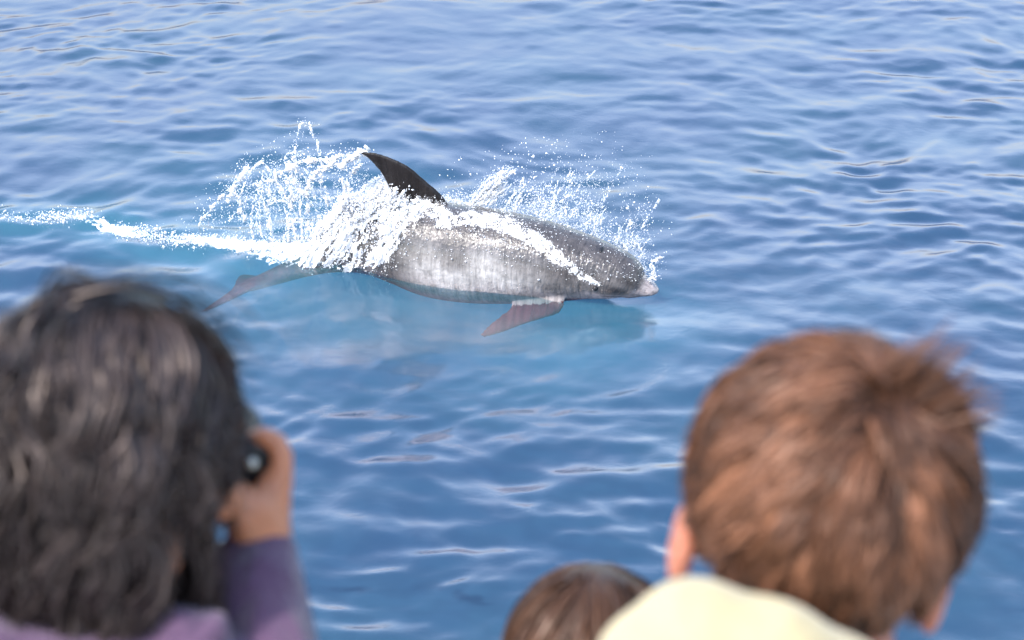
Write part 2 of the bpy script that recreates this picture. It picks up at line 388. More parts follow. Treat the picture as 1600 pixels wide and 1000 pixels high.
# ------------------------------------------------------------------ splash
rng = np.random.default_rng(5)
m = NT('white_water')
ww = m.n('ShaderNodeMixShader'); m.set(ww, '#0', .42); m.set(ww, '#1', m.n('ShaderNodeBsdfDiffuse', Color=rgba(.90, .91, .93))); m.set(ww, '#2', m.n('ShaderNodeBsdfTranslucent', Color=rgba(.92, .94, .96)))
WW = m.done(ww)
class Drops:
    def __init__(s): s.c = []; s.r = []; s.d = []
    def put(s, c, r, d=None):
        c = np.atleast_2d(c); s.c.append(c); s.r.append(np.broadcast_to(r, (len(c),)).astype(float))
        s.d.append(np.zeros((len(c), 3)) if d is None else np.broadcast_to(d, (len(c), 3)))
    extra = None
    def build(s, name, mat, parent=None):
        c = np.concatenate(s.c); r = np.concatenate(s.r); st = np.concatenate(s.d); n = len(c)
        O = np.array([(1, 0, 0), (-.5, .866, 0), (-.5, -.866, 0), (0, 0, 1.1), (0, 0, -1.1)], float)
        T = np.array([(0, 1, 3), (1, 2, 3), (2, 0, 3), (1, 0, 4), (2, 1, 4), (0, 2, 4)])
        q = rng.normal(size=(n, 3, 3)); q, _ = np.linalg.qr(q)
        sc = rng.uniform(.7, 1.3, (n, 1, 3))
        V = np.einsum('kij,mj->kmi', q, O)*sc*r[:, None, None]
        V = V+st[:, None, :]*np.sign((V*st[:, None, :]).sum(-1, keepdims=True))
        V += c[:, None, :]
        F = (np.arange(n)[:, None, None]*5+T[None]).reshape(-1, 3)
        V = V.reshape(-1, 3)
        if s.extra is not None: F = np.concatenate([F, s.extra[1]+len(V)]); V = np.concatenate([V, s.extra[0]])
        return mesh_obj(name, V, F, mat, parent)
dr = Drops()
def strand(keys, n, r0, jit, dep=(0., 0.), side=.15):
    """a thrown jet of drops along pixel keys on the animal's plane"""
    S = spline(keys, n)
    off = np.linspace(dep[0], dep[1], n)
    P = np.array([on_plane(a, b, off=o) for (a, b), o in zip(S[:, :2], off)])
    cl = np.clip(.75+.6*np.sin(np.arange(n)*rng.uniform(.08, .25)+rng.uniform(0, 6))+rng.normal(0, .3, n), .25, 1.5)
    wob_ = np.cumsum(rng.normal(0, jit*.35, (n, 3)), 0); wob_ -= np.linspace(0, 1, n)[:, None]*wob_[-1]
    P = P+wob_
    tg = np.gradient(P, axis=0); tg /= np.linalg.norm(tg, axis=1)[:, None]+1e-9; rr = r0*.62*cl*rng.lognormal(0, .4, n)
    dr.put(P+rng.normal(0, jit*.7, (n, 3)), rr, tg*rr[:, None]*rng.uniform(.3, 2.2, (n, 1)))
    k = int(n*side*5); j = rng.integers(0, n, k)
    dr.put(P[j]+rng.normal(0, jit*4.5+.004, (k, 3)), r0*.38*rng.lognormal(0, .5, k))
MP = 1/PXM                                                # metres per photo pixel at the animal
# thin loops and ropes read off the photograph
strand([(468, 302), (462, 262), (464, 228), (478, 193), (486, 196), (494, 218), (503, 258)], 190, .0055, .005, (-.15, -.2))
strand([(312, 352), (328, 334), (345, 312), (372, 286), (384, 262)], 170, .007, .006, (-.3, -.3))
strand([(424, 282), (436, 266), (456, 257), (490, 254), (530, 253), (560, 242), (575, 236)], 330, .009, .007, (-.1, .02))
strand([(472, 304), (486, 284), (512, 270), (536, 262), (562, 241)], 300, .009, .007, (-.05, .04))
strand([(365, 300), (370, 318), (374, 335), (382, 348)], 110, .007, .006, (-.3, -.3))
strand([(418, 290), (422, 316), (424, 345), (428, 398)], 150, .006, .010, (-.2, -.15))
strand([(460, 262), (462, 310), (461, 350), (458, 402)], 220, .0065, .010, (-.15, -.1))
strand([(478, 300), (482, 330), (486, 366)], 130, .007, .006, (-.1, -.1))
strand([(446, 284), (454, 300), (462, 312)], 60, .007, .006, (-.1, -.1))
strand([(500, 268), (506, 300), (512, 322)], 90, .007, .007, (-.1, -.1))
strand([(560, 246), (548, 270), (536, 296), (528, 320)], 160, .008, .008, (-.1, -.1))
strand([(386, 262), (378, 280), (366, 292), (356, 310)], 120, .008, .008, (-.25, -.25))
strand([(1016, 438), (1019, 424), (1017, 412), (1024, 405), (1034, 402)], 130, .0055, .004, (.03, .03))
strand([(1018, 440), (1022, 430), (1021, 418)], 70, .006, .004, (.03, .03))
# a fan of random arcs behind the back fin
for i in range(30):
    bx = rng.uniform(400, 590); by = rng.uniform(350, 415)
    h = rng.uniform(.3, 1)*np.interp(bx, [400, 470, 560, 590], [110, 165, 150, 120]); w = rng.uniform(-1.0, .15)*h*.75
    e = rng.uniform(.15, .7)
    strand([(bx, by), (bx+w*.45, by-h*.8), (bx+w*.8, by-h), (bx+w*1.1, by-h*(1-e*.35)), (bx+w*1.3, by-h*(1-e))], int(h*.9), rng.uniform(.003, .0062), .005, (-.1, rng.uniform(-.55, .1)))
def spray(n, poly, dens, r, dep):
    xs_, ys_ = [p[0] for p in poly], [p[1] for p in poly]; out = []
    px = rng.uniform(min(xs_), max(xs_), n*4); py = rng.uniform(min(ys_), max(ys_), n*4)
    ins = np.zeros(len(px), bool); j = len(poly)-1
    for i in range(len(poly)):
        (xi, yi), (xj, yj) = poly[i], poly[j]
        ins ^= ((yi > py) != (yj > py)) & (px < (xj-xi)*(py-yi)/((yj-yi) or 1e-9)+xi); j = i
    ok = ins & (rng.random(len(px)) < dens(px, py)); px, py = px[ok][:n], py[ok][:n]
    off = rng.normal(dep[0], dep[1], len(px)); off = np.where((py < 312) & (px > 555) & (px < 690) & (off > -.07), -.07-np.abs(off)*.6, off)
    P = np.array([on_plane(a, b, off=o) for a, b, o in zip(px, py, off)])
    dr.put(P, r*rng.lognormal(0, .4, len(P)))
def clump(px, py, s, f=.06):
    return np.clip(.42+.6*vnoise(px, py, s, f)+.5*vnoise(px, py, s+1, f*3.3), 0, 1)
spray(4200, [(300, 350), (340, 300), (390, 245), (430, 225), (560, 240), (600, 300), (560, 420), (430, 410)], lambda x, y: clump(x, y, 31, .05)*np.clip((x-290)/200, .08, 1)*np.clip((y-200)/120, .2, 1), .0026, (-.2, .2))
spray(450, [(270, 350), (320, 290), (400, 225), (480, 200), (480, 300), (380, 370)], lambda x, y: 1+0*x, .0026, (-.3, .2))
# the blown-white mass behind and under the fin
spray(8500, [(440, 412), (470, 372), (505, 345), (530, 318), (562, 292), (600, 268), (618, 300), (628, 308), (655, 300), (668, 318), (640, 346), (612, 372), (596, 400), (588, 414), (555, 421), (500, 420)],
      lambda x, y: np.clip(clump(x, y, 33, .09)+np.clip((x-(470+(420-y)*.62))/45, -.4, 1), 0, 1), .0048, (.0, .16))
spray(900, [(470, 408), (500, 372), (540, 335), (580, 300), (606, 290), (622, 318), (610, 360), (592, 400), (555, 414), (500, 414)], lambda x, y: 1+0*x, .016, (-.08, .07))
for i in range(110):
    x0 = rng.uniform(480, 590); y0 = np.interp(x0, [480, 590], [418, 405])-rng.uniform(0, 40); L = rng.uniform(30, 95)
    strand([(x0, y0), (x0+L*.30, y0-L*.5), (x0+L*.68, y0-L*.95)], int(L*2.6), .008, .006, (.05, rng.uniform(-.15, .15)))
# fan thrown up on the far side of the head
ridge = spline([(690, 312), (722, 318), (783, 328), (844, 341), (882, 355), (920, 371), (958, 389), (990, 412), (1008, 436)], 200)
def hmax(x): return np.interp(x, [690, 740, 790, 850, 930, 985, 1010], [14, 42, 66, 88, 118, 122, 70])
for i in range(75):
    b = ridge[rng.integers(8, 199)]; H = hmax(b[0])*rng.uniform(.15, 1.0)**1.5; a = rng.uniform(.1, 1.3); c = rng.uniform(-.1, .25)
    a = a*np.interp(b[0], [690, 800, 1010], [1.2, .9, .40])
    strand([(b[0], b[1]+6), (b[0]+a*H*.55, b[1]-H*.6), (b[0]+a*H+c*12, b[1]-H)], int(10+H*.85), rng.uniform(.003, .005), .006, (-.12, rng.uniform(-.5, -.05)))
for i in range(26):
    x0 = rng.uniform(735, 770); y0 = rng.uniform(306, 322); L = rng.uniform(20, 60)
    strand([(x0, y0), (x0+L*.42, y0-L*.5), (x0+L*.9, y0-L*.86)], int(L*2.4), .0045, .003, (-.1, -.2))
n = 26000; b = ridge[rng.integers(0, 200, n)]; H = hmax(b[:, 0])*np.minimum(np.abs(rng.normal(0, .5, n)), 1.5)
px = b[:, 0]+H*rng.uniform(-.1, .55, n)*np.interp(b[:, 0], [690, 1010], [1.1, .42]); py = b[:, 1]+4-H
kp = rng.random(n) < np.clip(clump(px, py, 35, .07)+.9*np.exp(-H/14), .03, 1)*.6; px, py = px[kp], py[kp]; n = len(px)
dr.put(np.array([on_plane(x, y, off=o) for x, y, o in zip(px, py, rng.normal(-.22, .13, n))]), .0019*rng.lognormal(0, .5, n))
spray(260, [(660, 300), (720, 240), (860, 205), (1000, 270), (1050, 330), (1050, 420), (1010, 430), (900, 330)], lambda x, y: 1+0*x, .0036, (-.2, .2))
# white water streaming over the body: a film on the skin, torn sheets where it is thick, loose drops
Pn = normals(db); Pc = coords(db)
me = db.data; nf = len(me.polygons)
cen = np.zeros(nf*3, np.float32); me.polygons.foreach_get('center', cen); cen = cen.reshape(-1, 3).astype(float)
nor = np.zeros(nf*3, np.float32); me.polygons.foreach_get('normal', nor); nor = nor.reshape(-1, 3).astype(float)
toc = unit(np.array([0, 0, CAM_H])-cen.mean(0))
def band_d(x, y, pts, wid):
    """density around a polyline in photo pixels with its own width at each point"""
    out = np.zeros(len(x))
    for (a, b, wa, wb) in zip(pts[:-1], pts[1:], wid[:-1], wid[1:]):
        a, b = np.array(a, float), np.array(b, float); d = b-a
        t = np.clip(((x-a[0])*d[0]+(y-a[1])*d[1])/(d@d), 0, 1); w = wa+(wb-wa)*t
        out = np.maximum(out, np.exp(-(np.hypot(x-a[0]-t*d[0], y-a[1]-t*d[1])/w)**2))
    return out
def cover(x, y):
    d = 1.5*band_d(x, y, [(596, 400), (620, 345), (660, 322), (700, 338)], [22, 27, 19, 12])
    d = np.maximum(d, 1.5*band_d(x, y, [(690, 348), (735, 340), (790, 350), (840, 377), (880, 410), (912, 433), (936, 445)], [12, 17, 19, 17, 13, 8, 4]))
    d = np.maximum(d, .75*band_d(x, y, [(720, 352), (770, 376), (840, 396)], [14, 17, 12]))
    d = np.maximum(d, .55*band_d(x, y, [(930, 428), (965, 437), (1005, 436)], [9, 8, 8]))
    d = np.maximum(d, .36*band_d(x, y, [(840, 365), (900, 395), (950, 415), (990, 428)], [22, 26, 24, 14]))
    d = np.maximum(d, .16*band_d(x, y, [(620, 385), (700, 395), (850, 420)], [30, 25, 25]))
    return d*~((y < 303) & (x < 690))
vx, vy = project(Pc); attr(db, 'film', np.minimum(cover(vx, vy), 1.15)*.58*((Pn@toc) > -.2))
fx, fy = project(cen); den = cover(fx, fy)*((nor@toc) > -.15)
rear = fx < 700; al = np.where(rear, fx*.60-fy*.80, fx*.86+fy*.5); ac = np.where(rear, fx*.80+fy*.60, -fx*.5+fy*.86)   # along and across the streaming
den *= np.clip(.72+.45*vnoise(al*.22, ac, 41, .30)+.3*vnoise(al*.35, ac, 42, .75), .05, 1.3)
shf = np.where(den+rng.normal(0, .12, nf) > np.where(rear, .95, 1.30))[0]
ls = np.zeros(nf, np.int32); lt = np.zeros(nf, np.int32); me.polygons.foreach_get('loop_start', ls); me.polygons.foreach_get('loop_total', lt)
lv = np.zeros(len(me.loops), np.int32); me.loops.foreach_get('vertex_index', lv)
shf = shf[lt[shf] == 4]; qd = np.stack([lv[ls[shf]+k] for k in range(4)], 1)
used, inv = np.unique(qd, return_inverse=True); qd = inv.reshape(-1, 4)
SV = Pc[used]+Pn[used]*(.006+.004*np.clip(vnoise(Pc[used, 0], Pc[used, 2]+Pc[used, 1], 45, 40.), -1, 1))[:, None]
# and a torn veil of white water behind and below the fin
gx, gy = np.meshgrid(np.arange(445, 700, 1.5), np.arange(255, 428, 1.5)); gs = gx.shape
qx, qy = gx.ravel(), gy.ravel(); va, vc = qx*.62-qy*.78, qx*.78+qy*.62
vd = 1.5*band_d(qx, qy, [(478, 408), (520, 388), (560, 352), (592, 312), (606, 286)], [14, 30, 42, 34, 18])
vd = np.maximum(vd, 1.4*band_d(qx, qy, [(540, 405), (585, 398), (612, 360), (650, 330)], [22, 22, 22, 14]))
vd *= np.clip(.70+.38*vnoise(va*.20, vc, 61, .26)+.34*vnoise(va*.30, vc, 62, .62)+.18*vnoise(va*.6, vc, 63, 1.2), 0, 1.4)
vo = .10+.035*vnoise(va*.25, vc, 64, .22)+.018*vnoise(va*.4, vc, 65, .6)+np.interp(qy, [260, 312, 345, 420], [-.22, -.18, .05, .14])
VV = np.array([on_plane(a, b, off=o) for a, b, o in zip(qx, qy, vo)])
gi = np.arange(len(qx)).reshape(gs); gq = np.stack([gi[:-1, :-1], gi[:-1, 1:], gi[1:, 1:], gi[1:, :-1]], -1).reshape(-1, 4)
gq = gq[vd[gq].mean(1)+rng.normal(0, .05, len(gq)) > .66]
EF = np.concatenate([qd[:, [0, 1, 2]], qd[:, [0, 2, 3]], gq[:, [0, 1, 2]]+len(SV), gq[:, [0, 2, 3]]+len(SV)])
dr.extra = (np.concatenate([SV, VV]), EF)
cnt = rng.poisson(den*.42); idx = np.repeat(np.arange(nf), cnt); k = len(idx)
dr.put(cen[idx]+rng.normal(0, .005, (k, 3))+nor[idx]*np.abs(rng.normal(.001, .005, (k, 1))), np.clip(.0027*rng.lognormal(0, .4, k), .0014, .007))
splash = dr.build('splash', WW)
tag(splash, 'white spray and drops thrown up around the leaping dolphin', None, None, 'stuff')
# clumps of foam riding on the wake
df = Drops()
n = 6000; t = rng.uniform(.02, 1, n)**.8; W = np.array(WAKE)[:, :2]; s = np.linspace(0, 1, len(W))
wx_ = np.interp(t, s, W[:, 0])+rng.normal(0, .05, n); wy_ = np.interp(t, s, W[:, 1])+rng.normal(0, .06, n)
keep = rng.random(n) < np.clip(.5+.5*vnoise(wx_, wy_, 53, 9.), .05, 1)*np.interp(wx_, [-4.5, -2.6, -1.5], [.35, .7, 1.0])
wx_, wy_ = wx_[keep], wy_[keep]; dz = sea_disp(wx_, wy_)
df.put(np.stack([wx_+dz[:, 0], wy_+dz[:, 1], dz[:, 2]+np.abs(rng.normal(.004, .014, len(wx_)))], 1), .0034*rng.lognormal(0, .5, len(wx_)))
wf = df.build('wake_foam', WW)
tag(wf, 'streak of white foam trailing behind the dolphin', None, None, 'stuff')
print('drops', sum(len(c) for c in dr.c), sum(len(c) for c in df.c), 'dolphin verts', len(P))

# ------------------------------------------------------------------ boat deck under the onlookers (below the frame)
DECK = CAM_H-2.35
m = NT('deck_paint'); g3 = m.n('ShaderNodeNewGeometry')
DECKM = m.done(m.n('ShaderNodeBsdfPrincipled', Roughness=.6, Base_Color=m.mix(m.noise(g3.outputs['Position'], 5, 4).outputs[0], rgba(.30, .31, .32), rgba(.40, .41, .41))))
def box(name, lo, hi, mat, parent=None):
    lo, hi = np.array(lo, float), np.array(hi, float)
    V = [[(lo, hi)[(i >> k) & 1][k] for k in range(3)] for i in range(8)]
    o = mesh_obj(name, V, [(0, 2, 3, 1), (4, 5, 7, 6), (0, 1, 5, 4), (2, 6, 7, 3), (0, 4, 6, 2), (1, 3, 7, 5)], mat, parent, False)
    bv = o.modifiers.new('bevel', 'BEVEL'); bv.width = min(.012, (hi-lo).min()*.2); bv.segments = 2
    return o
deck = box('boat_deck', (-6, -2.2, -.8), (6, 2.30, DECK), DECKM)
tag(deck, 'deck of the boat that the onlookers stand on', None, None, 'structure')
m = NT('white_rail'); RAILM = m.done(m.n('ShaderNodeBsdfPrincipled', Base_Color=rgba(.55, .55, .54), Roughness=.35))
for z in (.45, .88):
    t = Solid(); t.tube([(-6, 2.20, DECK+z), (-2, 2.20, DECK+z), (2, 2.20, DECK+z), (6, 2.20, DECK+z)], .021, 12)
    mesh_obj('rail', np.concatenate(t.V), [f for f in t.F if len(f) == 4], RAILM, deck)
for i in range(9):
    t = Solid(); t.tube([(-6+1.5*i, 2.20, DECK-.02), (-6+1.5*i, 2.20, DECK+.5), (-6+1.5*i, 2.20, DECK+.86)], .018, 12)
    mesh_obj('rail_post', np.concatenate(t.V), [f for f in t.F if len(f) == 4], RAILM, deck)

# ------------------------------------------------------------------ people
class Frame:
    """head frame: origin, right, forward, up; yaw clockwise from +Y, pitch down, roll clockwise seen from behind"""
    def __init__(s, O, yaw, pitch=0., roll=0.):
        y, p, r = math.radians(yaw), math.radians(pitch), math.radians(roll)
        f = np.array([math.sin(y)*math.cos(p), math.cos(y)*math.cos(p), -math.sin(p)])
        rt = np.array([math.cos(y), -math.sin(y), 0]); up = np.cross(rt, f)
        s.O, s.f = np.asarray(O, float), f
        s.r = rt*math.cos(r)-up*math.sin(r); s.u = up*math.cos(r)+rt*math.sin(r)
        s.R = np.stack([s.r, s.f, s.u], 1)
    def w(s, a, b, c): return s.O+s.r*a+s.f*b+s.u*c
def skin_mat(name, c, sss=.25):
    m = NT(name); g = m.n('ShaderNodeNewGeometry')
    cc = m.mix(m.noise(g.outputs['Position'], 45, 4).outputs[0], rgba(*[v*.82 for v in c]), rgba(*[min(1, v*1.15) for v in c]))
    p = m.n('ShaderNodeBsdfPrincipled', Base_Color=cc, Roughness=.48); m.set(p, 'Subsurface Weight', sss); m.set(p, 'Subsurface Radius', (.012, .004, .002)); m.set(p, 'Subsurface Scale', 1.0)
    return m.done(p)
def cloth_mat(name, c, wr=14., bump=.5, weave=900., sss=0.):
    m = NT(name); g = m.n('ShaderNodeNewGeometry'); P_ = g.outputs['Position']
    cc = m.mix(m.noise(P_, 22, 4).outputs[0], rgba(*[v*.86 for v in c]), rgba(*[min(1, v*1.1) for v in c]))
    h = m.math('ADD', m.noise(P_, wr, 3, .5, 1.2).outputs[0], m.math('MULTIPLY', m.noise(P_, weave, 2).outputs[0], .03))
    b = m.n('ShaderNodeBump', Strength=bump, Distance=.03, Height=h)
    p = m.n('ShaderNodeBsdfPrincipled', Base_Color=cc, Roughness=.85, Normal=b); m.set(p, 'Sheen Weight', .25)
    if sss: m.set(p, 'Subsurface Weight', sss); m.set(p, 'Subsurface Radius', (.03, .022, .012)); m.set(p, 'Subsurface Scale', 1.0)
    return m.done(p)
def hair_mat(name, c, rough=.38, spec=.5):
    m = NT(name); v = m.attr('tone').outputs['Fac']
    cc = m.n('ShaderNodeMix', dict(data_type='RGBA', blend_type='MULTIPLY')); m.set(cc, '#0', 1.0); m.set(cc, '#6', rgba(*c)); m.set(cc, '#7', v)
    p = m.n('ShaderNodeBsdfPrincipled', Roughness=rough); m.set(p, 'Base Color', cc.outputs[2]); m.set(p, 'Specular IOR Level', spec); m.set(p, 'Specular Tint', rgba(1, .84, .78))
    return m.done(p)
def hand(sol, wrist, d, palm_n, S=1.0, curl=.5, thumb_side=None):
    """five-fingered hand: wrist point, direction of the fingers, normal of the palm, side of the thumb"""
    d, n = unit(d), unit(palm_n); s = unit(np.cross(d, n)) if thumb_side is None else unit(thumb_side); n = unit(np.cross(s, d)*np.sign(np.cross(s, d)@n))
    k = wrist+d*.085*S
    sol.tube([wrist, wrist+d*.04*S, k], [.026*S, .036*S, .037*S], 14, flat=.42, side=n)
    for j, (off, L) in enumerate(((.027, .072), (.009, .080), (-.010, .075), (-.028, .060))):
        p = k+s*off*S-d*.006*S; a = p; pts = [a-d*.01*S]; dd = d
        for q in (.45, .30, .25):
            dd = unit(dd+n*curl*.75); a = a+dd*L*q*S; pts.append(a)
        sol.tube(pts, np.array([.0092, .0088, .0080, .0070])*S, 10)
    p = wrist+d*.025*S+s*.026*S
    sol.tube([p, p+(d*.45+s*.75+n*.25)*.034*S, p+(d*.85+s*.8+n*.4)*.052*S, p+(d*1.3+s*.7+n*.6)*.058*S], np.array([.013, .0115, .0100, .0085])*S, 10)
def head_solid(sol, F, S=1.0, ears=True, top=.085):
    b = lambda c, r: sol.ball(F.w(*[v*S for v in c]), np.array(r)*S, F.R)
    b((0, -.012, .012), (.077, .096, top)); b((0, .018, -.030), (.066, .078, .082)); b((0, .048, -.082), (.044, .042, .034))
    b((0, .092, .018), (.050, .016, .012)); b((0, .101, -.030), (.012, .022, .013)); b((0, .098, -.005), (.009, .012, .026))
    b((0, .088, -.066), (.024, .014, .006)); b((0, .087, -.075), (.021, .013, .007))
    for sg in (1, -1): b((sg*.045, .068, -.035), (.024, .024, .022))
    if ears:
        for sg in (1, -1):
            c = F.w(sg*.082*S, -.010*S, -.044*S)
            R = np.stack([unit(F.r*sg*.92-F.f*.42), unit(F.f*.92+F.r*sg*.42), F.u], 1)
            sol.ball(c+R[:, 0]*.004*S, np.array([.0075, .0185, .034])*S, R)
            sol.tube([c-F.u*.028*S+R[:, 0]*.008*S, c-R[:, 1]*.019*S+R[:, 0]*.013*S, c+F.u*.021*S+R[:, 0]*.014*S-R[:, 1]*.013*S, c+F.u*.034*S+R[:, 1]*.006*S+R[:, 0]*.008*S], .0046*S, 8)
    nb = F.O*1.0+np.array([0, 0, -.195*S])-unit([F.f[0], F.f[1], 0])*.035*S
    sol.tube([F.w(0, -.028*S, -.055*S), .5*(F.w(0, -.03*S, -.09*S)+nb), nb], np.array([.057, .056, .064])*S, 18)
    return nb
def figure(F, S, skin, top_mat, leg_mat, arms, name, label, yaw=None, voxel=.006, ears=True, thin=1.0, thumb=None, hand_fn=None):
    """a standing person in clothes; arms = two (shoulder offset is automatic) lists elbow, wrist, finger direction, palm normal"""
    base = F.O+np.array([0, 0, -1.0])*(F.O[2]-DECK); root = bpy.data.objects.new(name, None); col.objects.link(root); root.location = base
    tag(root, label, 'person')
    y = math.radians(yaw); f = np.array([math.sin(y), math.cos(y), 0]); r = np.array([math.cos(y), -math.sin(y), 0]); z = np.array([0, 0, 1.])
    sk, tp, lg = Solid(), Solid(), Solid()
    nb = head_solid(sk, F, S, ears)
    hz = F.O[2]-DECK                                     # head centre over the deck
    R = np.stack([r, f, z], 1); c = lambda dz, df=0: np.array([nb[0], nb[1], F.O[2]-dz*S])+f*df*S
    for so, k in ((sk, 1.0), (tp, 1.10)):
        so.ball(c(.38), np.array([.165*thin, .115, .19])*S*k, R); so.ball(c(.60), np.array([.145*thin, .11, .18])*S*k, R); so.ball(c(.78), np.array([.165*thin, .12, .13])*S*k, R)
        so.tube([c(.235)+r*.05*S, c(.245)+r*.12*S, c(.285)+r*.175*S*thin], np.array([.055, .058, .055])*S*k, 14); so.tube([c(.235)-r*.05*S, c(.245)-r*.12*S, c(.285)-r*.175*S*thin], np.array([.055, .058, .055])*S*k, 14)
    for sg, (el, wr, fd, pn) in zip((1, -1), arms):
        sh = c(.29)+r*sg*.175*S*thin
        sk.tube([sh, .5*(sh+el), el, .5*(el+wr), wr], np.array([.050, .044, .037, .034, .025])*S, 14)
        e2 = el+(wr-el)*.93
        tp.tube([sh, .5*(sh+el), el, .5*(el+wr), e2], np.array([.062, .055, .049, .043, .034])*S, 16)
        if hand_fn and sg == 1: hand_fn(sk)
        else: hand(sk, wr, fd, pn, S, .45, thumb)
    ft = DECK-F.O[2]
    for sg in (1, -1):
        hp = c(.82)+r*sg*.085*S; kn = np.array([hp[0], hp[1], DECK+.48*S])+f*.02; an = np.array([hp[0], hp[1], DECK+.085*S])+r*sg*.02
        sk.tube([hp, .5*(hp+kn), kn, .6*kn+.4*an, an], np.array([.082, .072, .053, .050, .036])*S, 14)
        lg.tube([hp, .5*(hp+kn), kn, .6*kn+.4*an, an+np.array([0, 0, .01])], np.array([.094, .082, .066, .062, .056])*S, 16)
        sk.ball(an+f*.06*S-z*.045*S, np.array([.040, .115, .038])*S, R)
        sh_ = Solid(); sh_.ball(an+f*.065*S-z*.043*S, np.array([.049, .140, .041])*S, R); sh_.ball(an+f*.0*S-z*.02*S, np.array([.046, .06, .05])*S, R)
        sho = sh_.melt('shoe', .010, .5, SHOE, None); parent_keep(sho, root)
    lg.ball(c(.80), np.array([.168*thin, .125, .09])*S, R)
    bd = sk.melt('body', voxel, .5, skin, None, 4); parent_keep(bd, root)
    for sg in (1, -1):
        e = Solid(); e.ball(F.w(sg*.031*S, .0835*S, -.002*S), .0125*S); ey = e.melt('eye', .003, .5, EYEW, None, 1); parent_keep(ey, root)
    lo = lg.melt('trousers', .010, .5, leg_mat, None, 3); parent_keep(lo, root)
    return root, tp, c, R, f, r
def parent_keep(o, root):
    o.parent = root; o.matrix_parent_inverse = Matrix.Translation(-Vector(root.location))
m = NT('shoe_rubber'); SHOE = m.done(m.n('ShaderNodeBsdfPrincipled', Base_Color=rgba(.06, .06, .065), Roughness=.6))
m = NT('eye_white'); EYEW = m.done(m.n('ShaderNodeBsdfPrincipled', Base_Color=rgba(.6, .58, .55), Roughness=.1))
DENIM = cloth_mat('denim', (.045, .06, .10))

